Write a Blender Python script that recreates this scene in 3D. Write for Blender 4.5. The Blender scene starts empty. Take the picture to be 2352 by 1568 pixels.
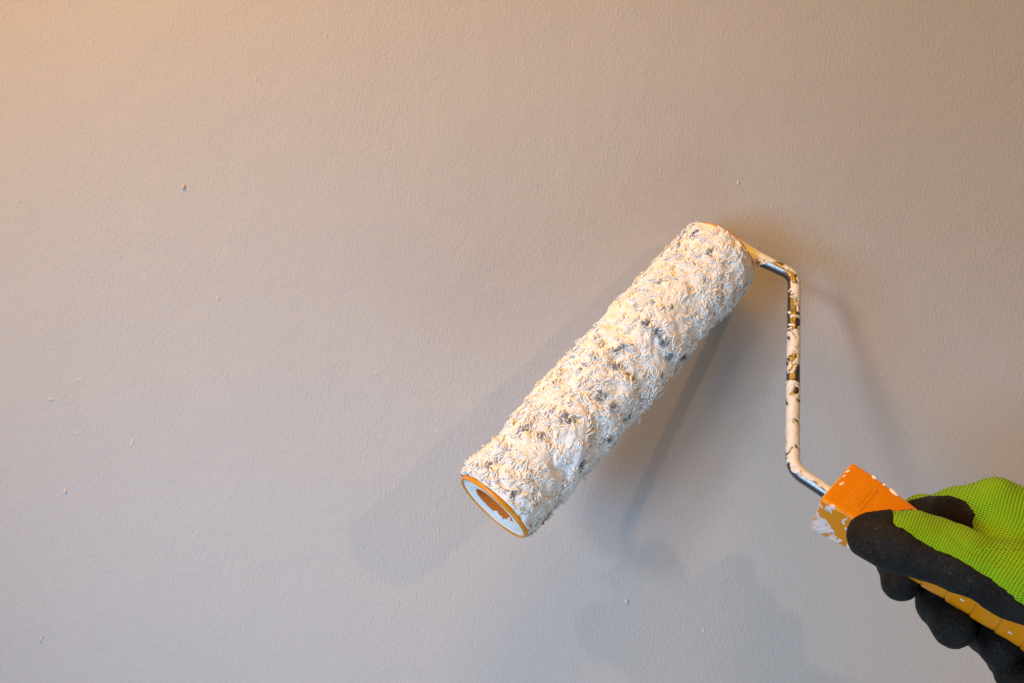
import bpy, math, random
import numpy as np

# ------------------------------------------------------------------ scene, camera, light
scene = bpy.context.scene
col = scene.collection
CAM_D = 0.715                       # metres from the lens to the wall
FPX = 2352 * 35 / 36                # focal length in pixels of a 2352 px wide view
cam_d = bpy.data.cameras.new("camera")
cam_d.lens = 35; cam_d.sensor_width = 36
cam_d.clip_start = 0.01; cam_d.clip_end = 50
cam = bpy.data.objects.new("camera", cam_d); col.objects.link(cam)
cam.location = (0, -CAM_D, 0); cam.rotation_euler = (math.pi / 2, 0, 0)
scene.camera = cam

world = bpy.data.worlds.new("World"); scene.world = world; world.use_nodes = True
WBG = world.node_tree.nodes["Background"]
WBG.inputs[0].default_value = (0.9, 0.92, 1.0, 1); WBG.inputs[1].default_value = 0.015

def lamp(name, loc, target, size, power, color, shape='DISK'):
    l = bpy.data.lights.new(name, 'AREA'); l.shape = shape; l.size = size
    l.energy = power; l.color = color
    o = bpy.data.objects.new(name, l); col.objects.link(o)
    o.location = loc
    v = np.array(target, float) - np.array(loc, float)
    import mathutils
    o.rotation_euler = mathutils.Vector(v).to_track_quat('-Z', 'Y').to_euler()
    return o
LAMPS = [
    ("warm_ceiling_lamp", (0.0, -1.2, 2.0), (0, 0, 0), 1.0, 29.3, (1.0, 0.445, 0.03)),
    ("warm_wall_lamp", (-0.8, -0.4, 0.95), (-0.3, 0, 0.1), 0.3, 7.0, (1.0, 0.445, 0.03)),
    ("warm_top_fill", (-0.5, -0.35, 0.8), (-0.2, 0, 0.15), 0.3, 3.8, (1.0, 0.445, 0.03)),  # added warm fill, set close to steepen the gradient towards the top
    ("window_light", (-1.3, -1.4, -0.15), (0, 0, 0), 0.7, 11.5, (0.42, 0.70, 1.0)),
    ("bottom_fill", (0.25, -0.6, -0.80), (0.1, 0, -0.15), 0.6, 3.2, (0.72, 0.88, 1.0)),  # added cool fill from below, lifts the lower wall
    ("work_lamp", (1.35, -1.95, 0.80), (0.1, 0, -0.1), 0.07, 8.8, (1.0, 0.63, 0.38)),
]
for a_ in LAMPS: lamp(*a_)
SPOTLAMPS = [                                   # soft-edged spots, their pools shaped to set the wall's brightness
    ("warm_side_lamp", (-1.0, -1.5, 0.1), (-0.02, 0, 0.03), 42, 19.8, (1.0, 0.73, 0.42)),
    ("white_side_lamp", (-1.45, -1.75, 0.62), (-0.04, 0, 0.03), 28, 60.7, (0.88, 0.93, 1.0)),
    ("cool_low_fill", (-0.9, -1.1, -0.3), (-0.12, 0, -0.2), 42, 54.0, (0.26, 0.57, 1.0)),  # added fill that cools the lower left of the wall
]
for nm_, loc_, tgt_, deg_, en_, col_l in SPOTLAMPS:
    _o = lamp(nm_, loc_, tgt_, 0.3, 1, col_l)
    _l = bpy.data.lights.new(nm_, 'SPOT'); _l.energy = en_; _l.color = col_l; _l.spot_size = math.radians(deg_)
    _l.spot_blend = 1.0; _l.shadow_soft_size = 0.30 if 'cool' in nm_ else 0.15; _o.data = _l

scene.view_settings.view_transform = 'Standard'
scene.view_settings.look = 'None'
scene.view_settings.exposure = 0.0
scene.view_settings.gamma = 1.0
scene.view_settings.use_curve_mapping = False
scene.render.engine = 'CYCLES'

# ------------------------------------------------------------------ helpers
rng = np.random.default_rng(7)

def P(u, v, h):
    """view direction (u, v) at height h off the wall -> point"""
    d = CAM_D - h
    return np.array([(u - 1176) / FPX * d, -h, -(v - 784) / FPX * d])

def to_px(X):
    X = np.asarray(X); d = CAM_D + X[..., 1]
    return 1176 + X[..., 0] / d * FPX, 784 - X[..., 2] / d * FPX

def unit(v): return v / np.linalg.norm(v, axis=-1, keepdims=True)

def hash3(i, j, k, seed):
    n = (i * 374761393 + j * 668265263 + k * 2147483647 + seed * 1274126177) & 0xffffffff
    n = ((n ^ (n >> 13)) * 1274126177) & 0xffffffff
    n = ((n ^ (n >> 16)) * 2246822519) & 0xffffffff
    return ((n >> 8) & 0xffff) / 65535.0

def vnoise(X, seed=0):
    X = np.asarray(X, float); i = np.floor(X).astype(np.int64); f = X - i
    f = f * f * (3 - 2 * f); r = 0
    for a in (0, 1):
        for b in (0, 1):
            for c in (0, 1):
                w = (f[..., 0] if a else 1 - f[..., 0]) * (f[..., 1] if b else 1 - f[..., 1]) * (f[..., 2] if c else 1 - f[..., 2])
                r = r + w * hash3(i[..., 0] + a, i[..., 1] + b, i[..., 2] + c, seed)
    return r * 2 - 1

def fbm(X, seed=0, o=3):
    r = 0; a = 1.0; t = 0
    for k in range(o):
        r = r + a * vnoise(np.asarray(X) * 2 ** k, seed + k); t += a; a *= .5
    return r / t

def mesh_np(name, V, F, mat, parent=None, origin=None, smooth=True, attrs=None):
    """one mesh object from arrays; V in world space; F n x 3 or n x 4 (or list of arrays)"""
    V = np.asarray(V, float)
    o0 = np.zeros(3) if origin is None else np.asarray(origin, float)
    Fs = F if isinstance(F, list) else [F]
    loops = np.concatenate([f.reshape(-1) for f in Fs]).astype(np.int32)
    tot = np.concatenate([np.full(len(f), f.shape[1]) for f in Fs]).astype(np.int32)
    st = np.concatenate([[0], np.cumsum(tot)[:-1]]).astype(np.int32)
    me = bpy.data.meshes.new(name)
    me.vertices.add(len(V)); me.loops.add(len(loops)); me.polygons.add(len(tot))
    me.vertices.foreach_set("co", (V - o0).astype(np.float32).ravel())
    me.loops.foreach_set("vertex_index", loops)
    me.polygons.foreach_set("loop_start", st)
    try: me.polygons.foreach_set("loop_total", tot)
    except Exception: pass
    me.polygons.foreach_set("use_smooth", np.full(len(tot), smooth))
    for k, v in (attrs or {}).items():
        v = np.asarray(v, np.float32)
        if v.ndim == 1:
            me.attributes.new(k, 'FLOAT', 'POINT').data.foreach_set("value", v)
        elif v.shape[1] == 3:
            me.attributes.new(k, 'FLOAT_VECTOR', 'POINT').data.foreach_set("vector", v.ravel())
        else:
            me.attributes.new(k, 'FLOAT_COLOR', 'POINT').data.foreach_set("color", v.ravel())
    me.update(calc_edges=True); me.validate()
    if mat: me.materials.append(mat)
    ob = bpy.data.objects.new(name, me); col.objects.link(ob)
    if parent is not None: ob.parent = parent
    return ob

def grid_faces(n, m, wrap=True, off=0):
    """n rings of m points"""
    i = np.arange(n - 1)[:, None]; j = np.arange(m if wrap else m - 1)[None, :]
    k = (j + 1) % m
    return (np.stack([i * m + j, i * m + k, (i + 1) * m + k, (i + 1) * m + j], -1).reshape(-1, 4) + off)

# ------------------------------------------------------------------ materials
class NT:
    def __init__(s, name):
        s.m = bpy.data.materials.new(name); s.m.use_nodes = True
        s.t = s.m.node_tree; s.b = s.t.nodes["Principled BSDF"]
    def n(s, typ, **kw):
        nd = s.t.nodes.new(typ)
        for k, v in kw.items():
            if k[0] == 'i' and k[1:].isdigit(): s.put(nd.inputs[int(k[1:])], v)
            elif k in nd.inputs: s.put(nd.inputs[k], v)
            else: setattr(nd, k, v)
        return nd
    def put(s, inp, v):
        if hasattr(v, 'is_output') or hasattr(v, 'links'): s.t.links.new(v, inp)
        else: inp.default_value = v
    def attr(s, name): return s.n('ShaderNodeAttribute', attribute_name=name)
    def math(s, op, a, b=0.0, clamp=False):
        nd = s.n('ShaderNodeMath', operation=op, use_clamp=clamp, i0=a, i1=b); return nd.outputs[0]
    def obj(s): return s.n('ShaderNodeTexCoord').outputs['Object']
    def noise(s, vec, scale, detail=3, rough=.5, dist=0.0):
        nd = s.n('ShaderNodeTexNoise', Scale=scale, Detail=detail, Roughness=rough, Distortion=dist)
        s.put(nd.inputs['Vector'], vec); return nd.outputs[0]
    def scale(s, vec, v, rot=(0, 0, 0)):
        nd = s.n('ShaderNodeMapping'); nd.inputs['Scale'].default_value = v; nd.inputs['Rotation'].default_value = rot
        s.put(nd.inputs['Vector'], vec); return nd.outputs[0]
    def step(s, x, lo, hi):
        nd = s.n('ShaderNodeMapRange', interpolation_type='SMOOTHSTEP')
        s.put(nd.inputs[0], x); nd.inputs[1].default_value = lo; nd.inputs[2].default_value = hi
        return nd.outputs[0]
    def mix(s, f, a, b):
        nd = s.n('ShaderNodeMix', data_type='RGBA'); s.put(nd.inputs[0], f)
        s.put(nd.inputs[6], a); s.put(nd.inputs[7], b); return nd.outputs[2]
    def mixf(s, f, a, b):
        nd = s.n('ShaderNodeMix', data_type='FLOAT'); s.put(nd.inputs[0], f)
        s.put(nd.inputs[2], a); s.put(nd.inputs[3], b); return nd.outputs[0]
    def bump(s, h, strength, dist, normal=None):
        nd = s.n('ShaderNodeBump'); nd.inputs['Strength'].default_value = strength; nd.inputs['Distance'].default_value = dist
        s.put(nd.inputs['Height'], h)
        if normal is not None: s.put(nd.inputs['Normal'], normal)
        return nd.outputs[0]
    def set(s, **kw):
        for k, v in kw.items(): s.put(s.b.inputs[k.replace('_', ' ')], v)
        return s.m

PAINT = (0.80, 0.775, 0.76, 1)
ORANGE = (0.62, 0.215, 0.0015, 1)

def mat_wall():
    t = NT("wall_paint"); o = t.obj()
    tex = t.n('ShaderNodeTexCoord').outputs['Object']
    warp = t.noise(o, 9, 2)
    fine = t.noise(o, 640, 3, .6, .4)
    diag = t.noise(t.scale(o, (520, 520, 240), (0, math.radians(-30), 0)), 1.0, 2, .5, .4)
    lump = t.noise(o, 110, 2, .5)
    h = t.math('ADD', t.math('MULTIPLY', fine, 0.55), t.math('MULTIPLY', diag, t.math('MULTIPLY', warp, 1.1)))
    h = t.math('ADD', h, t.math('MULTIPLY', lump, 0.25))
    n = t.bump(h, 0.50, 0.0012)
    n = t.bump(t.noise(o, 14, 3, .5), 0.35, 0.004, n)
    c = t.mix(t.noise(o, 5, 3, .6), (0.388, 0.373, 0.360, 1), (0.411, 0.396, 0.383, 1))
    return t.set(Base_Color=c, Roughness=0.62, Normal=n, Specular_IOR_Level=0.25)

def mat_paint(name="wet_paint", color=PAINT, rough=.35):
    t = NT(name); o = t.obj()
    n = t.bump(t.noise(o, 260, 3, .6), 0.35, 0.0006)
    return t.set(Base_Color=color, Roughness=rough, Normal=n)

def mat_painted(name, base, paint, base_rough, metallic, scale=240, amp=1.0, scratch=0.0):
    """bare material with thick paint where attribute 'zone' + noise says so"""
    t = NT(name); o = t.obj()
    z = t.attr('zone').outputs['Fac']
    nz = t.math('SUBTRACT', t.noise(o, scale, 2.2, .5, .8), 0.5)
    f = t.math('ADD', z, t.math('MULTIPLY', nz, 3.2 * amp))
    fac = t.step(f, -0.05, 0.05)
    body = t.step(f, -0.05, 0.5)
    wear = t.noise(o, scale * 3.1, 4, .7)
    b2 = t.mix(t.step(wear, .56, .75), base, tuple(min(1, c * .62 + .02) for c in base[:3]) + (1,))
    c = t.mix(fac, b2, t.mix(t.noise(o, scale * 1.3, 3, .6), paint, tuple(c * .9 for c in paint[:3]) + (1,)))
    hgt = t.math('ADD', t.math('MULTIPLY', body, 1.0), t.math('MULTIPLY', t.noise(o, scale * 2.2, 3, .6), t.math('MULTIPLY', fac, .35)))
    n = t.bump(hgt, 0.8, 0.0007)
    n = t.bump(t.noise(o, scale * 5, 3, .6), scratch, 0.0003, n)
    rough = t.mixf(fac, t.mixf(wear, base_rough * .8, base_rough * 1.4), 0.38)
    return t.set(Base_Color=c, Roughness=rough, Metallic=t.math('MULTIPLY', t.math('SUBTRACT', 1.0, fac), metallic), Normal=n)

def mat_nap():
    t = NT("yarn_nap"); o = t.obj()
    c = t.attr('tint').outputs['Color']
    n = t.bump(t.noise(o, 1500, 2, .6), .1, .0002)
    m = t.set(Base_Color=c, Roughness=0.8, Normal=n, Specular_IOR_Level=0.2, Sheen_Weight=0.15)
    return m

def mat_knit():
    t = NT("knit_fabric")
    k = t.attr('knit').outputs['Vector']
    o = t.obj()
    sep = t.n('ShaderNodeSeparateXYZ'); t.put(sep.inputs[0], k)
    x, y = sep.outputs[0], sep.outputs[1]
    sx = t.math('SINE', t.math('MULTIPLY', t.math('ADD', x, y), math.pi))
    sy = t.math('SINE', t.math('MULTIPLY', t.math('SUBTRACT', x, y), math.pi))
    f = t.math('MULTIPLY', sx, sy)                       # -1 .. 1 on a diagonal lattice
    hole = t.step(f, 0.30, 0.85)
    nz = t.noise(o, 30, 3, .6)
    green = t.mix(nz, (0.165, 0.40, 0.002, 1), (0.235, 0.49, 0.003, 1))
    c = t.mix(hole, green, (0.07, 0.14, 0.003, 1))
    h = t.math('SUBTRACT', t.math('MULTIPLY', f, -0.5), t.math('MULTIPLY', hole, .8))
    n = t.bump(h, 0.75, 0.0006)
    return t.set(Base_Color=c, Roughness=0.8, Normal=n, Specular_IOR_Level=0.2, Sheen_Weight=0.05)

def mat_rubber():
    t = NT("crinkled_rubber"); o = t.obj()
    w = t.noise(o, 230, 3, .5, 2.6)
    ridge = t.math('ABSOLUTE', t.math('SUBTRACT', w, .5))
    line = t.math('SUBTRACT', 1.0, t.step(ridge, 0.0, 0.045))
    area = t.step(t.noise(o, 55, 2, .5), .36, .58)
    la = t.math('MULTIPLY', line, area)
    base = t.mix(t.noise(o, 40, 3, .6), (0.003, 0.003, 0.0035, 1), (0.008, 0.0075, 0.008, 1))
    c = t.mix(t.math('MULTIPLY', la, .85), base, (0.075, 0.066, 0.056, 1))
    h = t.math('ADD', t.math('MULTIPLY', line, .7), t.math('MULTIPLY', t.noise(o, 500, 3, .6), .8))
    n = t.bump(h, 1.0, 0.0011)
    return t.set(Base_Color=c, Roughness=0.6, Normal=n, Specular_IOR_Level=0.22)

M_wall = mat_wall()
M_paint = mat_paint()
M_wallpaint = mat_paint("dried_wall_paint", (0.43, 0.42, 0.41, 1), .6)
M_rod = mat_painted("painted_steel", (0.19, 0.19, 0.20, 1), (0.64, 0.665, 0.70, 1), 0.36, 1.0, 120, 1.2, .3)
M_handle = mat_painted("orange_plastic", ORANGE, (0.70, 0.58, 0.56, 1), 0.30, 0.0, 130, .95, .06)
M_ring = mat_painted("orange_end_ring", (0.72, 0.24, 0.002, 1), (0.80, 0.72, 0.70, 1), 0.32, 0.0, 420, .5, .1)
M_face = mat_painted("painted_end_plate", (0.62, 0.17, 0.02, 1), (0.78, 0.78, 0.76, 1), 0.35, 0.0, 160, .6, .15)
M_nap = mat_nap()
M_knit = mat_knit()
M_rubber = mat_rubber()

# ------------------------------------------------------------------ wall (setting)
WX, WZ = 1.6, 1.3
wall = mesh_np("wall", [(-WX, 0, -WZ), (WX, 0, -WZ), (WX, 0, WZ), (-WX, 0, WZ)], np.array([[0, 1, 2, 3]]), M_wall, smooth=False)
wall["kind"] = "structure"

def wall_blob(name, pts, r, thick):
    """little drip: a flattened tube along px points, sitting on the wall"""
    C = np.array([P(u, v, 0) for u, v in pts]); n = len(C)
    t = np.gradient(C, axis=0) if n > 1 else np.array([[0, 0, 1.0]])
    if n == 1:
        C = np.array([C[0] + (0, 0, r * .5), C[0] - (0, 0, r * .5)]); t = np.gradient(C, axis=0); n = 2
    t = unit(t); s = np.cross(t, (0, 1, 0)); K = 10
    rr = np.asarray(r) * np.ones(n)
    C = np.vstack([C[0] - t[0] * rr[0] * .9, C[0] - t[0] * rr[0] * .55, C, C[-1] + t[-1] * rr[-1] * .55, C[-1] + t[-1] * rr[-1] * .9])
    s = np.vstack([s[0], s[0], s, s[-1], s[-1]])
    rr = np.concatenate([[rr[0] * .3, rr[0] * .85], rr, [rr[-1] * .85, rr[-1] * .3]])
    ang = np.linspace(0, math.pi, K)
    V = C[:, None, :] + s[:, None, :] * (np.cos(ang)[None, :, None] * rr[:, None, None]) \
        + np.array([0, -1, 0]) * (np.sin(ang)[None, :, None] * (rr * thick)[:, None, None])
    V[..., 1] += .0002
    V += 0.12 * np.mean(rr) * np.stack([vnoise(V / np.mean(rr) + q * 9.1, q) for q in range(3)], -1) * np.array([1, .4, 1])
    return mesh_np(name, V.reshape(-1, 3), grid_faces(len(C), K, wrap=False), M_wallpaint, wall)

for u, v, r, th in [(422, 430, .0014, 1.1), (500, 687, .0011, .5), (173, 872, .0010, .5), (150, 1127, .0014, .6),
                    (865, 856, .0010, .5), (1440, 1380, .0014, .7), (1660, 1330, .0010, .5), (1696, 420, .0011, .7),
                    (1617, 1447, .0012, .5), (1007, 1214, .0009, .6), (45, 463, .0009, .6), (178, 994, .0008, .6), (950, 880, .0007, .6),
                    (214, 95, .0009, .6), (588, 183, .0009, .6), (750, 81, .0008, .6), (1900, 247, .0008, .6), (2000, 1470, .0008, .5), (1300, 1225, .0007, .6)]:
    wall_blob("paint_speck", [(u, v)], r, th)
wall_blob("paint_drip", [(990, 838), (991, 860), (994, 905), (997, 945), (1001, 978), (1003, 992)], np.array([.0003, .0004, .0004, .0005, .0007, .0013]), .28)
wall_blob("paint_drip", [(1008, 1040), (1012, 1062), (1016, 1078)], np.array([.0003, .0004, .0009]), .3)
wall_blob("paint_fleck", [(98, 1459), (95, 1467), (91, 1475)], .0008, .9)
wall_blob("paint_fleck", [(111, 914), (122, 917)], .0009, .7)
wall_blob("paint_fleck", [(306, 1008), (301, 1022)], .0011, .5)
wall_blob("paint_fleck", [(186, 868), (170, 876)], .0007, .6)

# ------------------------------------------------------------------ paint roller: geometry frame
B = P(1137, 1160, .110)             # axis at the low end
T = P(1655, 583, .033)              # axis at the high end, nap against the wall
a = T - B; LEN = float(np.linalg.norm(a)); a = a / LEN
_s = np.array([.84, 0, -.54]); d = unit(_s + np.array([0, -(a @ _s) / a[1], 0]))    # handle direction, square to the axis
nrm = unit(np.cross(a, d))
EYE = np.array([0, -CAM_D, 0.0])
def hit(u, v):
    r = P(u, v, 0) - EYE
    return EYE + r * (((T - EYE) @ nrm) / (r @ nrm))
e1 = unit(np.cross(a, [0, 0, 1.0])); e2 = np.cross(a, e1)

def new_thing(name, loc, label, cat):
    o = bpy.data.objects.new(name, None); col.objects.link(o); o.location = tuple(loc)
    o.empty_display_size = .02; o["label"] = label; o["category"] = cat
    return o
RO = B.copy()
roller = new_thing("paint_roller", RO, "long-nap paint roller loaded with white paint, on a steel wire frame with orange handle", "paint roller")

def lathe(name, prof, mat, parent, nseg=96, zone=None, wob=0.0):
    prof = np.asarray(prof, float); ph = np.linspace(0, 2 * math.pi, nseg, endpoint=False)
    r = prof[:, 0][:, None] * np.ones(nseg); s = prof[:, 1][:, None] * np.ones(nseg)
    if wob: r = r + wob * vnoise(np.stack([np.cos(ph) * 4, np.sin(ph) * 4, ph * 0], -1), 5)[None, :]
    V = B + s[..., None] * a + r[..., None] * (np.cos(ph)[None, :, None] * e1 + np.sin(ph)[None, :, None] * e2)
    z = np.full(V.shape[:2], -1.0) if zone is None else zone(r, s, ph[None, :] * np.ones_like(r), V)
    return mesh_np(name, V.reshape(-1, 3), grid_faces(len(prof), nseg), mat, parent, RO, attrs={'zone': z.ravel()})

# --- sleeve backing
RB = .0284
NS_, NP_ = 420, 420
sl = np.linspace(0, LEN, NS_)
def shoulder(s): return np.clip(np.minimum(s + .0045, LEN - s + .0012) / .013, 0, 1) ** .5
def lumps(s, ph):
    X = np.stack([s / .030, np.cos(ph + s * 14) * 1.3, np.sin(ph + s * 14) * 1.3], -1)
    return fbm(X, 3, 3) * .0046 - .0020 * np.exp(-(fbm(X * .9 + 7.3, 8, 2) / .10) ** 2)
prof_s = np.repeat(sl[:, None], NP_, 1); prof_ph = np.repeat(np.linspace(0, 2 * math.pi, NP_, endpoint=False)[None], NS_, 0)
rad = RB - .00305 + .0035 * shoulder(prof_s) + lumps(prof_s, prof_ph) * .95 * shoulder(prof_s)
_X = np.stack([prof_s, np.cos(prof_ph) * .028, np.sin(prof_ph) * .028], -1)
rad = rad + .0011 * fbm(_X / .0055, 91, 2) + .0005 * np.abs(fbm(_X / .0014 + 3 * fbm(_X / .009, 95, 2)[..., None], 93, 2))
V = B + prof_s[..., None] * a + rad[..., None] * (np.cos(prof_ph)[..., None] * e1 + np.sin(prof_ph)[..., None] * e2)
sleeve = mesh_np("roller_sleeve", V.reshape(-1, 3), grid_faces(NS_, NP_), M_nap, roller, RO,
                 attrs={'tint': np.tile([.74, .76, .775, 1], (NS_ * NP_, 1))})

# --- nap: yarn strands in leaning tufts
def cyl_hit(u, v, R=.0312):
    r = unit(P(u, v, 0) - EYE); w = EYE - B
    rp = r - (r @ a) * a; wp = w - (w @ a) * a
    A, Bq, C = rp @ rp, 2 * rp @ wp, wp @ wp - R * R
    disc = max(Bq * Bq - 4 * A * C, 0); t = (-Bq - math.sqrt(disc)) / (2 * A)
    X = EYE + t * r - B; return X @ a, math.atan2(X @ e2, X @ e1)
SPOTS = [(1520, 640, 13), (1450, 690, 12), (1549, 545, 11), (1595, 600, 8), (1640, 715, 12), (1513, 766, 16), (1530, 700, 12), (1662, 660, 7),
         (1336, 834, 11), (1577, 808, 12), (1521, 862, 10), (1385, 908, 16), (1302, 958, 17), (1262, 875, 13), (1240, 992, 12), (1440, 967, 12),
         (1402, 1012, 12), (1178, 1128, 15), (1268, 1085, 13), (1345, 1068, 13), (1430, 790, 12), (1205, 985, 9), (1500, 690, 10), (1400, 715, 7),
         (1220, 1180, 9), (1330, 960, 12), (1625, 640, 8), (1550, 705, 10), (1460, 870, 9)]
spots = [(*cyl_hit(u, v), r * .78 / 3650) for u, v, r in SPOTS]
for q in range(40):                 # and round the back
    spots.append((rng.uniform(.01, LEN - .01), rng.uniform(0, 2 * math.pi), .003))
NC = 6400
cs = rng.uniform(-.001, LEN - .0005, NC); cp = rng.uniform(0, 2 * math.pi, NC)
flow = fbm(np.stack([cs / .045, np.cos(cp) * 1.0, np.sin(cp) * 1.0], -1), 11, 2)
cpsi = math.pi + flow * 4.6 + rng.normal(0, .38, NC)
clen = rng.uniform(.0030, .0062, NC); clean = rng.uniform(.02, .5, NC); clift = rng.normal(0, .0005, NC)
cfan = rng.uniform(30, 260, NC); cw = rng.integers(2, 6, NC); cn = cw * 2
ci = np.repeat(np.arange(NC), cn); N = len(ci)
kin = np.arange(N) - np.repeat(np.cumsum(cn) - cn, cn)            # index of a strand within its lock
layer = kin // cw[ci]; col_ = kin % cw[ci]
off_t = (col_ - (cw[ci] - 1) / 2 + .5 * layer) * .00080 + rng.normal(0, .00025, N)
off_l = rng.normal(0, .0008, N) - layer * .0012
psi0 = cpsi[ci]
s0 = np.clip(cs[ci] + off_l * np.cos(psi0) - off_t * np.sin(psi0), .0008, LEN - .0012)
ph0 = cp[ci] + (off_l * np.sin(psi0) + off_t * np.cos(psi0)) / RB
psi = psi0 + off_t * cfan[ci] + rng.normal(0, .12, N)
sh = shoulder(s0)
R0 = RB - .0033 + .0032 * sh + lumps(s0, ph0) * sh + .0011 * fbm(np.stack([s0, np.cos(ph0) * .028, np.sin(ph0) * .028], -1) / .0055, 91, 2) + clift[ci] - layer * .0005
nn = np.cos(ph0)[:, None] * e1 + np.sin(ph0)[:, None] * e2
bb = np.cross(a, nn)
MR, KS = 5, 4
edge = np.clip(np.abs(off_t) / (cw[ci] * .00034 + 1e-9), 0, 1.5)
ell = clen[ci] * (1.06 - .22 * edge ** 2) * rng.uniform(.88, 1.1, N) * (.72 + .28 * sh)
th0 = clean[ci] + rng.normal(0, .05, N); th1 = rng.normal(-.32, .3, NC)[ci] + rng.normal(0, .07, N)
stray = rng.uniform(0, 1, N) < .03
th0 = np.where(stray, rng.uniform(.7, 1.2, N), th0)
kap = rng.normal(0, 1.0, NC)[ci] + rng.normal(0, .5, N)
pos = np.zeros((N, MR, 3)); tan = np.zeros((N, MR, 3))
cur = B + s0[:, None] * a + R0[:, None] * nn
for k in range(MR):
    t = k / (MR - 1); th = th0 * (1 - t) + th1 * t; ps = psi + kap * t
    D_ = np.cos(ps)[:, None] * a + np.sin(ps)[:, None] * bb
    tk = np.cos(th)[:, None] * D_ + np.sin(th)[:, None] * nn
    pos[:, k] = cur; tan[:, k] = tk; cur = cur + tk * (ell / (MR - 1))[:, None]
# keep strands within the ends and off the wall
ax = (pos - B) @ a
_out = np.clip(-(nn @ np.array([.745, 0, -.667])) * 1.6 + .2, 0, 1)          # the nap spills over the upper rim on one side
pos = pos + (np.clip(ax, .0006, (LEN - .0004 + 0.0042 * _out)[:, None]) - ax)[..., None] * a
pos[..., 1] = np.minimum(pos[..., 1], -.0008)
side = unit(np.cross(tan, nn[:, None, :])); up = np.cross(side, tan)
r0 = np.where(stray, rng.uniform(.00025, .0004, N), rng.uniform(.00030, .00066, N))
rp_ = np.array([.85, 1.0, 1.05, 1.0, .55])
ang = np.linspace(0, 2 * math.pi, KS, endpoint=False)
V = pos[:, :, None, :] + (r0[:, None] * rp_)[:, :, None, None] * (
    1.15 * np.cos(ang)[None, None, :, None] * side[:, :, None, :] + .85 * np.sin(ang)[None, None, :, None] * up[:, :, None, :])
V[..., 1] = np.minimum(V[..., 1], -.0003)
fb = grid_faces(MR, KS)
F = (fb[None] + (np.arange(N) * MR * KS)[:, None, None]).reshape(-1, 4)
tipf = (np.arange(KS)[None, :] + (MR - 1) * KS + (np.arange(N) * MR * KS)[:, None])
rel = pos - B; rs = rel @ a; rph = np.arctan2(rel @ e2, rel @ e1)
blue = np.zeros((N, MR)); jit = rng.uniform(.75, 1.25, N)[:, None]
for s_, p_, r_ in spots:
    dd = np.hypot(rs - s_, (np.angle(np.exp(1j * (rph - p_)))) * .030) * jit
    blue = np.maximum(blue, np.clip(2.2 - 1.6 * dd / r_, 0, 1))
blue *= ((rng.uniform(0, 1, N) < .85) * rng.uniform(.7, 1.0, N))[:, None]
tone = rng.normal(0, .02, N) + .04 * fbm(np.stack([s0 / .012, np.cos(ph0) * 2.5, np.sin(ph0) * 2.5], -1), 21, 2)
yel = np.clip(fbm(np.stack([s0 / .010, np.cos(ph0) * 3, np.sin(ph0) * 3], -1), 31, 2) * 1.6 - .35, 0, 1)
tt = np.linspace(0, 1, MR)[None, :]
base = np.array([.755, .755, .745])[None, None] + tone[:, None, None] - np.array([.01, .015, .03]) * ((1 - tt) ** 2)[..., None]
base = base - yel[:, None, None] * np.array([.01, .03, .08])
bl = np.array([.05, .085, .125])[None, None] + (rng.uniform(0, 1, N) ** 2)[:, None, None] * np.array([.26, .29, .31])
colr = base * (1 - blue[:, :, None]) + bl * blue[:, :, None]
colr = np.clip(colr, .02, .965)
tint = np.concatenate([np.repeat(colr[:, :, None, :], KS, 2), np.ones((N, MR, KS, 1))], -1).reshape(-1, 4)
nap = mesh_np("nap", V.reshape(-1, 3), [F, tipf], M_nap, sleeve, RO, attrs={'tint': tint})
nap["kind"] = "stuff"
nap["label"] = "matted cream-white yarn tufts with blue-grey flecks, clumped by paint"

# --- end fittings
ring = lathe("end_ring", [(.0236, .006), (.0262, .0045), (.0264, .001), (.0264, -.0016), (.0258, -.0024), (.0249, -.0025), (.0246, -.0012)],
             M_ring, sleeve, 128, lambda r, s, p, V: np.full(r.shape, -.42))
def plate_zone(r, s, p, V):
    z = np.where(r > .0149, .9, -.35)
    z = z + np.where(r <= .0149, .75 * np.cos(p - PHB) - .25 + np.clip(.35 - (s - .0) / .006, -.4, .5), 0)
    return z
_cv = unit(EYE - B); _cv = _cv - (_cv @ a) * a; PHV = math.atan2(_cv @ e2, _cv @ e1)      # towards the lens
_lo = np.array([.745, 0, -.667]); PHB = math.atan2(_lo @ e2, _lo @ e1)                   # low side
pr = [(.0246, -.0014)] + [(r, -.0010 + .0005 * math.sin(i * .9)) for i, r in enumerate(np.linspace(.024, .0158, 9))] \
    + [(.0152, -.0007), (.0149, 0.0)] + [(.0148 - .0012 * t, .018 * t) for t in np.linspace(.05, 1, 18)] + [(.009, .0182), (.0005, .0184)]
plate = lathe("end_plate", pr, M_face, sleeve, 160, plate_zone, .0003)
ring2 = lathe("end_ring", [(.0236, LEN - .004), (.0248, LEN - .0012), (.0258, LEN + .0002), (.0262, LEN + .0008), (.0258, LEN + .0016),
                           (.020, LEN + .0024), (.010, LEN + .003), (.0085, LEN + .004), (.0055, LEN + .0045), (.0010, LEN + .0046)],
              M_ring, sleeve, 128, lambda r, s, p, V: np.where(s > LEN + .0019, .1, -.75))

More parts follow.
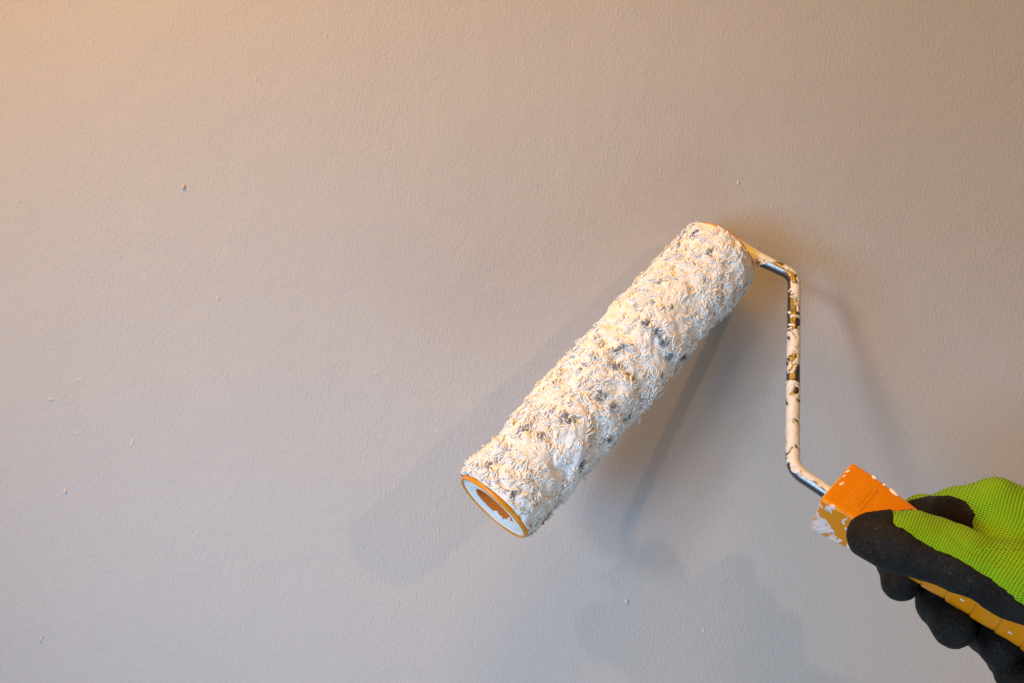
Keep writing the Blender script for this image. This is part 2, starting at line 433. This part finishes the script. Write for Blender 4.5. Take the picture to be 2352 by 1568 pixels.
# --- steel wire frame
corner = [T - .02 * a, T + .0090 * a, hit(1824, 633), hit(1820.5, 1077), hit(1909, 1138) + d * .012]
FIL = [.0075, .0125, .0135]
path = [corner[0]]
for k in range(1, 4):
    c0, c1, c2 = corner[k - 1], corner[k], corner[k + 1]
    u1, u2 = unit(c0 - c1), unit(c2 - c1); half = math.acos(np.clip(u1 @ u2, -1, 1)) / 2
    tl = FIL[k - 1] / math.tan(half)
    if k == 1: tl = .0065
    p0, p1 = c1 + u1 * tl, c1 + u2 * tl
    for q in np.linspace(0, 1, 22):
        path.append((1 - q) ** 2 * p0 + 2 * q * (1 - q) * (c1 + .12 * (0.5 * (p0 + p1) - c1)) + q * q * p1)
path.append(corner[4]); path = np.array(path)
seg = np.r_[0, np.cumsum(np.linalg.norm(np.diff(path, axis=0), axis=1))]
ss = np.arange(0, seg[-1], .0004)
C = np.stack([np.interp(ss, seg, path[:, k]) for k in range(3)], -1)
for _ in range(6): C[1:-1] = .25 * C[:-2] + .5 * C[1:-1] + .25 * C[2:]
tg = unit(np.gradient(C, axis=0)); sd = np.broadcast_to(nrm, C.shape); upv = np.cross(tg, sd)
KR = 40; an = np.linspace(0, 2 * math.pi, KR, endpoint=False)
du = np.cos(an)[None, :, None] * upv[:, None, :] + np.sin(an)[None, :, None] * sd[:, None, :]
U, Vv = to_px(C)
Pu, Pv = to_px(C[:, None, :] + .004 * du)
ou, ov = (Pu - U[:, None]) / 15, (Pv - Vv[:, None]) / 15         # where on the rod, seen from the front
Ur, Vr = U[:, None] + 0 * ou, Vv[:, None] + 0 * ov
ys = [560, 600, 625, 640, 680, 700, 712, 728, 748, 758, 770, 812, 826, 846, 856, 876, 884, 900, 1030, 1045, 1060, 1100, 1200]
zs = [.9, .8, .25, .1, .0, .0, -.25, -.05, -.4, -.3, .40, .32, .05, -.1, -.35, -.3, .4, .52, .50, .42, .25, .1, -.2]
zone = np.interp(Vr, ys, zs)
s1 = (Ur < 1812) & (Vr < 700)
zone = np.where(s1, .9 - 1.5 * np.clip((Ur - 1738) / 22, 0, 1) - 1.15 * ov * np.clip((Ur - 1738) / 20, 0, 1), zone)
zone = np.where((Vr < 700) & (Ur >= 1812), .15 + .9 * ou, zone)
zone = np.where((Vr >= 700) & (Vr < 760), zone + .35 * ou, zone)
low = np.clip((Vr - 1040) / 25, 0, 1)
zone = zone * (1 - low) + low * (.25 + 1.2 * (ou * .6 - ov * .8) - .3 * np.clip((Ur - 1850) / 40, 0, 1))
bumpy = np.clip(zone + 1.6 * fbm(C[:, None, :] / .006 + du * .8, 41, 3), -.1, .6)
flare = np.interp(ss - ss[np.argmin(np.abs(U - 1722) + np.abs(Vv - 588))], [-.012, -.004, .006, .016], [.0030, .0016, .0006, 0])
RV = C[:, None, :] + du * (.00405 + flare[:, None] + .0004 * np.clip(bumpy, 0, 1))[..., None]
rod = mesh_np("frame_rod", RV.reshape(-1, 3), grid_faces(len(C), KR), M_rod, roller, RO, attrs={'zone': zone.ravel()})
rod["label"] = "bent steel rod, half covered in smeared white paint"

# ridges of dried paint on the rod
def paint_string(pts, r, parent, lift=.0043, name="paint_smear", mat=None):
    """thin string of paint lying on the rod, through (arc position, angle) pairs"""
    X = []
    for q, (px_v, angd) in enumerate(pts):
        i = int(np.argmin(np.abs(Vv - px_v) + (U < 1800) * 999)); an_ = math.radians(angd)
        dirv = math.cos(an_) * sideR + math.sin(an_) * front[i]
        X.append(C[i] + dirv * lift)
    X = np.array(X); tq = np.linspace(0, 1, len(X)); tf = np.linspace(0, 1, 6 * len(X))
    X = np.stack([np.interp(tf, tq, X[:, k]) for k in range(3)], -1)
    for _ in range(3): X[1:-1] = .25 * X[:-2] + .5 * X[1:-1] + .25 * X[2:]
    tq = unit(np.gradient(X, axis=0)); s_ = unit(np.cross(tq, [0.1, 1, 0.2])); u_ = np.cross(s_, tq)
    K = 7; an_ = np.linspace(0, 2 * math.pi, K, endpoint=False)
    rr = r * np.sin(np.linspace(.12, math.pi - .25, len(X))) ** .5
    W = X[:, None, :] + rr[:, None, None] * (np.cos(an_)[None, :, None] * s_[:, None, :] + np.sin(an_)[None, :, None] * u_[:, None, :])
    return mesh_np(name, W.reshape(-1, 3), grid_faces(len(X), K), mat or M_paint, parent, RO)
sideR = np.array([1.0, 0, 0]); front = unit(EYE - C)
for pts, r in [([(672, 150), (664, 120), (658, 60)], .0005), ([(760, 165), (754, 120), (757, 60), (770, 30)], .0006),
               ([(818, 150), (824, 95), (838, 45), (850, 35)], .00055), ([(826, 160), (838, 110), (846, 70), (856, 40)], .0004),
               ([(892, 165), (882, 130), (876, 90), (880, 55), (886, 45)], .0007), ([(870, 60), (878, 45), (890, 30)], .0006),
               ([(1062, 150), (1057, 120), (1058, 70), (1066, 40)], .0006), ([(700, 70), (712, 60), (728, 75)], .0012), ([(716, 140), (722, 120)], .0011),
               ([(747, 150), (748, 100), (746, 80)], .0010)]:
    paint_string(pts, r, rod)

# --- handle
H0 = hit(1909, 1136)
cdir = EYE - H0; cdir = unit(cdir - (cdir @ d) * d)          # across the handle, towards the lens
pdir = np.cross(cdir, d); pdir = pdir if pdir[2] > 0 else -pdir   # across the handle, upwards
TH = math.radians(40)
nA = math.cos(TH) * cdir + math.sin(TH) * pdir; eA = math.cos(TH) * pdir - math.sin(TH) * cdir
HL = .158
sv = np.unique(np.concatenate([[0, .0006, .0014, .0026], np.linspace(.004, .06, 90), np.linspace(.06, HL - .01, 240), HL - .01 + .01 * np.sin(np.linspace(0, math.pi / 2, 12))]))
def hsize(s):
    k = np.interp(s, [0, .012, .052, .075, HL], [1, .975, .80, .78, .84])
    bev = np.interp(s, [0, .0006, .0014, .0026], [.945, .975, .992, 1])
    tail = np.sqrt(np.clip(1 - (np.clip(s - (HL - .012), 0, None) / .0121) ** 2, .0025, 1))
    g = (s - .064) / .0137; fr = g - np.floor(g)
    rib = np.where(s > .060, -.0005 * np.exp(-((np.minimum(fr, 1 - fr)) / .04) ** 2) + .00015 * np.sin(np.pi * fr) + .0005 * (1 - fr), 0) * np.clip((s - .06) / .004, 0, 1)
    return k * bev * tail, rib
KH = 200; ah = np.linspace(0, 2 * math.pi, KH, endpoint=False)
k_, rib_ = hsize(sv)
nexp = np.interp(sv, [0, .03, .06, HL], [16, 12, 4.6, 3.4])[:, None]
cx = np.sign(np.cos(ah)) * np.abs(np.cos(ah)) ** (2 / nexp); cy = np.sign(np.sin(ah)) * np.abs(np.sin(ah)) ** (2 / nexp)
wA, wB = .0368, .0286
hx = cx * (wA / 2 * k_ + rib_)[:, None]; hy = cy * (wB / 2 * k_ + rib_)[:, None]
HV = H0 + sv[:, None, None] * d + hx[..., None] * eA + hy[..., None] * nA
zs_ = np.full(hx.shape, -1.7)
faceB = np.clip((-hx / (wA / 2 * k_)[:, None] - .86) / .08, 0, 1)      # the low side face
mid = np.exp(-(((sv[:, None] - .0145) / .0085) ** 2 + ((hy / (wB / 2) - .10) / .50) ** 2) * 1.1)
zB = .16 - .5 * mid - .5 * np.clip(hy / (wB / 2) * .9 + .25, 0, 1) - 2.2 * np.clip((sv[:, None] - .040) / .01, 0, 1)
zs_ = np.where(faceB > .5, zB, zs_)
front_edge = np.exp(-(sv[:, None] / .0028) ** 2) * (hy > 0)
zs_ = np.where((faceB <= .5), zs_ + 1.15 * front_edge, zs_)
zs_ = np.where((sv[:, None] < .0003), .35, zs_)
HVf = HV.reshape(-1, 3); nH = len(HVf)
HVf = np.vstack([HVf, H0 + .0002 * d, H0 + HL * d])
i = np.arange(KH); j = (i + 1) % KH
capf = np.concatenate([np.stack([i * 0 + nH, j, i], -1), np.stack([i * 0 + nH + 1, (len(sv) - 1) * KH + i, (len(sv) - 1) * KH + j], -1)])
handle = mesh_np("handle", HVf, [grid_faces(len(sv), KH), capf], M_handle, roller, RO, attrs={'zone': np.r_[zs_.ravel(), .3, -1]})
handle["label"] = "orange plastic handle with paint-smeared side and ribbed grip"

# hole sleeve where the rod enters + raised frame on the upper face
def on_face(s, q, lift=0.0):
    k, _ = hsize(np.asarray(s)); return H0 + np.asarray(s)[..., None] * d + (np.asarray(q) * wA / 2 * k)[..., None] * eA + (wB / 2 * k + lift)[..., None] * nA
def rounded_loop(s0, s1, q0, q1, r, n=10):
    pts = []
    for cs_, cq, a0 in [(s1 - r, q1 - r / (wA / 2), 0), (s0 + r, q1 - r / (wA / 2), 90), (s0 + r, q0 + r / (wA / 2), 180), (s1 - r, q0 + r / (wA / 2), 270)]:
        for t in np.linspace(a0, a0 + 90, n):
            pts.append((cs_ + r * math.cos(math.radians(t)), cq + r / (wA / 2) * math.sin(math.radians(t))))
    return np.array(pts)
def raised_panel(name, s0, s1, q0, q1, r, lift):
    outer = rounded_loop(s0, s1, q0, q1, r); inner = rounded_loop(s0 + .0004, s1 - .0004, q0 + .0004 / .0169, q1 - .0004 / .0169, r)
    Vp = np.vstack([on_face(outer[:, 0], outer[:, 1], -.0004), on_face(outer[:, 0], outer[:, 1], lift * .6), on_face(inner[:, 0], inner[:, 1], lift)])
    n = len(outer); F = grid_faces(3, n); 
    Vp = np.vstack([Vp, on_face(np.array([(s0 + s1) / 2]), np.array([(q0 + q1) / 2]), lift)])
    i = np.arange(n); cf = np.stack([2 * n + i, 2 * n + (i + 1) % n, i * 0 + 3 * n], -1)
    return mesh_np(name, Vp, [F, cf], M_handle, handle, RO, smooth=False, attrs={'zone': np.full(len(Vp), -1.7)})
raised_panel("embossed_panel", .0105, .0205, -.62, .62, .0014, .00028)
raised_panel("embossed_panel", .0128, .0182, -.50, .46, .0006, .00052)

def drop(name, X, n_, along, ln, wd, hgt, parent):
    """flattened teardrop of paint on a surface"""
    n_ = unit(n_); along = unit(along - (along @ n_) * n_); sdv = np.cross(n_, along)
    R_, K = 7, 18; V = []; an_ = np.linspace(0, 2 * math.pi, K, endpoint=False)
    for r in np.linspace(1, 0.02, R_):
        z = hgt * math.sqrt(max(1 - r * r, 0)) - .0002
        x = np.cos(an_) * r * ln; w = np.sin(an_) * r * wd * (1 - .35 * np.cos(an_))
        V.append(X + x[:, None] * along + w[:, None] * sdv + z * n_)
    V = np.array(V)
    return mesh_np(name, V.reshape(-1, 3), grid_faces(R_, K), M_paint, parent, RO)
def edge_pt(s, q): return on_face(np.array([s]), np.array([q]))[0]
for s_, q_, ln, wd in [(.0145, .93, .0016, .0010), (.0212, .93, .0009, .0008), (.0275, .90, .0032, .0011), (.053, .93, .0020, .0008), (.0035, -.02, .0008, .0022), (.0017, .55, .0007, .0018), (.0018, .30, .0006, .0014)]:
    drop("paint_drop", edge_pt(s_, q_), nA, d * 1.0 - eA * .25, ln, wd, .0005, handle)
for s_, ax_ in [(.0850, .35), (.1115, .25), (.0765, .75)]:
    k, rb = hsize(np.array([s_])); X = H0 + s_ * d - (wA / 2 * k[0] + rb[0]) * eA * .985 + nA * (wB / 2 * (ax_ - .3))
    drop("paint_drop", X, -eA, d, .0022, .0009, .0005, handle)

# ------------------------------------------------------------------ gloved hand
def G(u, v, dh):
    X = hit(u, v); return P(u, v, -X[1] + dh)
prims = []      # (tag, A, ra, B, rb)
def chain(tag, pts, radii):
    for k in range(len(pts) - 1):
        prims.append((tag + str(k), np.array(pts[k]), radii[k], np.array(pts[k + 1]), radii[k + 1]))
chain("thumb", [G(1999, 1229, .031), G(2040, 1238, .033), G(2082, 1249, .033), G(2150, 1268, .032), G(2215, 1286, .032), G(2330, 1332, .028), G(2480, 1392, .018)],
      [.0112, .0127, .0134, .0130, .0142, .0170, .0205])
chain("index", [G(2288, 1156, .022), G(2200, 1172, .000), G(2118, 1182, -.026), G(2076, 1225, -.036), G(2064, 1290, -.030), G(2068, 1336, -.014)], [.0138, .0122, .0108, .0106, .0104, .0098])
chain("middle", [G(2345, 1222, .000), G(2180, 1270, -.036), G(2152, 1335, -.040), G(2160, 1385, -.026), G(2189, 1438, -.012)], [.0135, .0115, .0110, .0112, .0104])
chain("ring", [G(2400, 1300, -.016), G(2262, 1372, -.036), G(2255, 1415, -.038), G(2268, 1446, -.026), G(2300, 1488, -.013)], [.0135, .0112, .0108, .0110, .0102])
chain("little", [G(2450, 1378, -.014), G(2345, 1450, -.034), G(2318, 1510, -.036), G(2340, 1550, -.024), G(2375, 1580, -.012)], [.0125, .0105, .0100, .0098, .009])
W = G(2640, 1430, .010); W2 = G(2860, 1500, .006)
for nm, q, r in [("index", (2288, 1156, .022), .0138), ("middle", (2345, 1222, .000), .0145), ("ring", (2400, 1300, -.016), .0145), ("little", (2450, 1378, -.014), .0135)]:
    prims.append(("palm_" + nm, G(*q), r, W, .022))
prims.append(("web0", G(2300, 1176, .018), .0130, G(2318, 1300, .020), .0145))
prims.append(("web1", G(2350, 1200, .014), .017, G(2400, 1330, .012), .018))
prims.append(("wrist0", W, .026, W2, .030))
prims.append(("thumbfold0", G(2108, 1208, .034), .0078, G(2118, 1222, .034), .0085))
prims.append(("thumbfold1", G(2160, 1222, .030), .0072, G(2180, 1240, .031), .0085))

VS = .00115
allp = np.array([x for p in prims for x in (p[1], p[3])]); rmax = .034
lo = allp.min(0) - rmax; hi = allp.max(0) + rmax
hi[0] = min(hi[0], .42)
dims = np.ceil((hi - lo) / VS).astype(int) + 1
gx, gy, gz = [lo[k] + VS * np.arange(dims[k]) for k in range(3)]
Fd = np.full(dims, .02, np.float32); best = np.full(dims, 1e3, np.float32); who = np.zeros(dims, np.int16)
def round_cone(X, A, ra, Bq, rb):
    ba = Bq - A; l2 = ba @ ba; pa = X - A
    t = np.clip((pa @ ba) / l2, 0, 1)
    return np.linalg.norm(pa - t[..., None] * ba, axis=-1) - (ra + (rb - ra) * t)
def smin(x, y, k):
    h = np.clip(.5 + .5 * (y - x) / k, 0, 1); return y * (1 - h) + x * h - k * h * (1 - h)
def fam(t): return ''.join(c for c in t if not c.isdigit())
fields = {}
order = []
for pi, (tag, A, ra, Bq, rb) in enumerate(prims):
    mn = np.minimum(A - ra, Bq - rb) - .014; mx = np.maximum(A + ra, Bq + rb) + .014
    i0 = np.clip(np.floor((mn - lo) / VS).astype(int), 0, dims - 1); i1 = np.clip(np.ceil((mx - lo) / VS).astype(int) + 1, 1, dims)
    if np.any(i1 <= i0): continue
    sl_ = tuple(slice(i0[k], i1[k]) for k in range(3))
    X = np.stack(np.meshgrid(gx[sl_[0]], gy[sl_[1]], gz[sl_[2]], indexing='ij'), -1)
    f = round_cone(X, A, ra, Bq, rb).astype(np.float32)
    g = fam(tag); g = g if g in ("index", "middle", "ring", "little") else "body"
    if g not in fields: fields[g] = np.full(dims, .02, np.float32); order.append(g)
    kk = .0055 if g != "body" else .0075
    fields[g][sl_] = smin(fields[g][sl_], f, kk)
    m = f < best[sl_]; best[sl_] = np.where(m, f, best[sl_]); who[sl_] = np.where(m, pi, who[sl_])
Fd = fields["body"]
for g in order:
    if g != "body": Fd = smin(Fd, fields[g], .0016)
del fields

def surface_nets(F):
    nx, ny, nz = F.shape; S = F < 0
    acc = np.zeros((nx - 1, ny - 1, nz - 1, 3), np.float32); cnt = np.zeros((nx - 1, ny - 1, nz - 1), np.float32)
    for ax_ in range(3):
        sl0 = [slice(None)] * 3; sl1 = [slice(None)] * 3; sl0[ax_] = slice(0, -1); sl1[ax_] = slice(1, None)
        f0, f1 = F[tuple(sl0)], F[tuple(sl1)]; cr = S[tuple(sl0)] != S[tuple(sl1)]
        idx = np.argwhere(cr); t = (f0[cr] / (f0[cr] - f1[cr]))
        pt = idx.astype(np.float32); pt[:, ax_] += t
        o = [k for k in range(3) if k != ax_]
        for da in (0, 1):
            for db in (0, 1):
                c = idx.copy(); c[:, o[0]] -= da; c[:, o[1]] -= db
                ok = np.all((c >= 0) & (c < np.array(cnt.shape)), 1)
                np.add.at(acc, tuple(c[ok].T), pt[ok]); np.add.at(cnt, tuple(c[ok].T), 1)
    act = cnt > 0; vid = np.full(cnt.shape, -1, np.int64); vid[act] = np.arange(act.sum())
    V = acc[act] / cnt[act][:, None]; cells = np.argwhere(act)
    quads = []
    for ax_ in range(3):
        sl0 = [slice(None)] * 3; sl1 = [slice(None)] * 3; sl0[ax_] = slice(0, -1); sl1[ax_] = slice(1, None)
        cr = S[tuple(sl0)] != S[tuple(sl1)]; idx = np.argwhere(cr); inside = S[tuple(sl0)][cr]
        o = [(ax_ + 1) % 3, (ax_ + 2) % 3]
        q = []
        for da, db in ((0, 0), (1, 0), (1, 1), (0, 1)):
            c = idx.copy(); c[:, o[0]] -= da; c[:, o[1]] -= db; q.append(c)
        ok = np.ones(len(idx), bool)
        for c in q: ok &= np.all((c >= 0) & (c < np.array(cnt.shape)), 1)
        Q = np.stack([vid[tuple(c[ok].T)] for c in q], 1)
        Q = np.where(inside[ok][:, None], Q, Q[:, ::-1])
        quads.append(Q)
    Q = np.concatenate(quads); Q = Q[np.all(Q >= 0, 1)]
    return V, Q, cells
GV, GQ, cells = surface_nets(Fd)
GV = lo + GV * VS
wv = who[cells[:, 0], cells[:, 1], cells[:, 2]]
# smooth a little
E_ = np.concatenate([GQ[:, [0, 1]], GQ[:, [1, 2]], GQ[:, [2, 3]], GQ[:, [3, 0]]]); E_ = np.concatenate([E_, E_[:, ::-1]])
deg = np.bincount(E_[:, 0], minlength=len(GV)).astype(float)
def lap(X): return np.stack([np.bincount(E_[:, 0], X[E_[:, 1], k], minlength=len(X)) for k in range(X.shape[1])], -1) / deg[:, None]
for it in range(6):
    GV = GV + (.5 if it % 2 == 0 else -.48) * (lap(GV) - GV)
def vnormals(V, Q):
    fn = np.cross(V[Q[:, 2]] - V[Q[:, 0]], V[Q[:, 3]] - V[Q[:, 1]]); n = np.zeros_like(V)
    for k in range(4): np.add.at(n, Q[:, k], fn)
    return unit(n)
GN = vnormals(GV, GQ)
# cloth unevenness and folds
GV = GV + GN * (.00055 * fbm(GV / .016, 51, 2) + .00025 * fbm(GV / .006, 52, 2))[:, None]
gu, gv = to_px(GV); tags = np.array([p[0] for p in prims])[wv]
fold = np.exp(-((gv - (1225 + .42 * (gu - 2160)) - 10 * np.sin(gu / 35)) / 9) ** 2) * np.clip((gu - 2170) / 40, 0, 1) * np.clip((2350 - gu) / 60, 0, 1)
GV = GV - GN * (fold * .0009)[:, None]
hpl = np.array([-1.0]); 
r_ = np.stack([(gu - 1176) / FPX, np.ones_like(gu), -(gv - 784) / FPX], -1)
tpl = ((T - EYE) @ nrm) / (r_ @ nrm); dh = GV[:, 1] * -1 - (CAM_D - tpl)          # height above the frame's plane

def poly_sd(poly, u, v):
    """signed distance in px, positive inside"""
    poly = np.array(poly, float); n = len(poly); dist = np.full(u.shape, 1e9); ins = np.zeros(u.shape, bool)
    for k in range(n):
        p, q = poly[k], poly[(k + 1) % n]; e = q - p
        t = np.clip(((u - p[0]) * e[0] + (v - p[1]) * e[1]) / (e @ e), 0, 1)
        dist = np.minimum(dist, np.hypot(u - p[0] - t * e[0], v - p[1] - t * e[1]))
        c = ((p[1] > v) != (q[1] > v)) & (u < (q[0] - p[0]) * (v - p[1]) / (q[1] - p[1] + 1e-12) + p[0]); ins ^= c
    return np.where(ins, dist, -dist)
TH_POLY = [(1900, 1100), (2052, 1100), (2051, 1202), (2079, 1217), (2108, 1237), (2137, 1253), (2199, 1282), (2276, 1327), (2352, 1390), (2430, 1460), (2500, 1600), (1900, 1600)]
HO_POLY = [(1990, 1210), (2060, 1163), (2077, 1152), (2107, 1142), (2143, 1137), (2186, 1138), (2205, 1144), (2222, 1153), (2226, 1163), (2247, 1182), (2254, 1196), (2250, 1224), (2230, 1300), (1990, 1300)]
sdT = poly_sd(TH_POLY, gu, gv); sdH = poly_sd(HO_POLY, gu, gv)
famv = np.array([fam(t) for t in tags]); num = np.array([int(t[-1]) if t[-1].isdigit() else 0 for t in tags])
facing = np.einsum('ij,ij->i', GN, unit(EYE - GV))
is_th = np.isin(famv, ["thumb", "thumbfold"]) | ((famv == "web") & (dh > .012))
mask = np.where(is_th, np.maximum(sdT, -40 * (facing + .15)), sdH)
fingers = np.isin(famv, ["index", "middle", "ring", "little"])
low_f = fingers & ((num >= 1) & (famv != "index") | (num >= 3))
mask = np.where(low_f, 25.0, mask)
mask = np.where(fingers & ~low_f & (famv != "index"), np.where(facing > 0, 15, -10), mask)
mask = np.where((famv == "index") & (num <= 2) & (gv > 1190), 20, mask)
mask = np.where(np.char.startswith(tags.astype(str), "palm") & (dh < -.004) & (gv > 1200) & (gu < 2290), 15, mask)
for _ in range(3): mask = .5 * mask + .5 * lap(mask[:, None])[:, 0]
mask = mask + 2.6 * vnoise(GV / .0022, 61) + 1.2 * vnoise(GV / .0011, 62)

def clip_mesh(V, Q, m, keep):
    """part of the mesh where keep*m >= 0, cut cleanly along the zero line"""
    tri = np.concatenate([Q[:, [0, 1, 2]], Q[:, [0, 2, 3]]]); s = keep * m
    ns = (s[tri] >= 0).sum(1); full = tri[ns == 3]; part = tri[(ns > 0) & (ns < 3)]
    extra = []; nv = len(V); cache = {}; out = []
    def cut(i, j):
        key = (min(i, j), max(i, j))
        if key not in cache:
            t = s[i] / (s[i] - s[j]); t = min(max(t, .02), .98); extra.append((i, j, t)); cache[key] = nv + len(extra) - 1
        return cache[key]
    for T_ in part:
        T_ = [int(x) for x in T_]
        poly = []
        for k in range(3):
            i, j = T_[k], T_[(k + 1) % 3]
            if s[i] >= 0: poly.append(i)
            if (s[i] >= 0) != (s[j] >= 0): poly.append(cut(i, j))
        for k in range(1, len(poly) - 1): out.append((poly[0], poly[k], poly[k + 1]))
    F = np.concatenate([full, np.array(out, np.int64).reshape(-1, 3)])
    ex = np.array([(i, j) for i, j, _ in extra], np.int64).reshape(-1, 2); et = np.array([t for *_, t in extra])
    def carry(A):
        A = np.asarray(A, float)
        tt_ = et.reshape(-1, *([1] * (A.ndim - 1)))
        return np.concatenate([A, A[ex[:, 0]] * (1 - tt_) + A[ex[:, 1]] * tt_])
    used, inv = np.unique(F, return_inverse=True)
    return used, inv.reshape(F.shape), carry

# knit coordinates: rows run round the hand, one loop about 1.4 mm
ctr = np.array([2300.0, 1330.0])
w1 = fbm(np.stack([gu / 160, gv / 160, 0 * gu], -1), 71, 2); w2 = fbm(np.stack([gu / 160, gv / 160, 0 * gu], -1), 75, 2)
ang_ = math.radians(27)
xk = (gu + 26 * w1) * math.cos(ang_) + (gv + 26 * w2) * math.sin(ang_); yk = -(gu + 26 * w1) * math.sin(ang_) + (gv + 26 * w2) * math.cos(ang_)
bend = .00055 * (np.clip(gu - 2180, 0, 300)) ** 2 * (gv < 1260)
knit = np.stack([xk / 7.6, (yk + bend) / 5.4, dh * 0], -1)

GO = W.copy()
glove = new_thing("work_glove", GO, "lime green knit work glove with black rubber palm and fingertips, gripping the orange handle", "glove")
us, Fk, carry = clip_mesh(GV, GQ, mask, -1)
kn = mesh_np("knit_shell", carry(GV)[us], Fk, M_knit, glove, GO, attrs={'knit': carry(knit)[us]})
kn["label"] = "lime green knitted back of the glove"
lift = np.clip(mask / 6, 0, 1)
RVt = GV + GN * (.0007 * lift)[:, None] + GN * (.00055 * np.abs(fbm(GV / .0034, 81, 3)) * lift)[:, None]
us, Fk, carry = clip_mesh(RVt, GQ, mask, 1)
rb_ = mesh_np("rubber_coating", carry(RVt)[us], Fk, M_rubber, glove, GO)
rb_["label"] = "black crinkled rubber on the palm side and fingers"
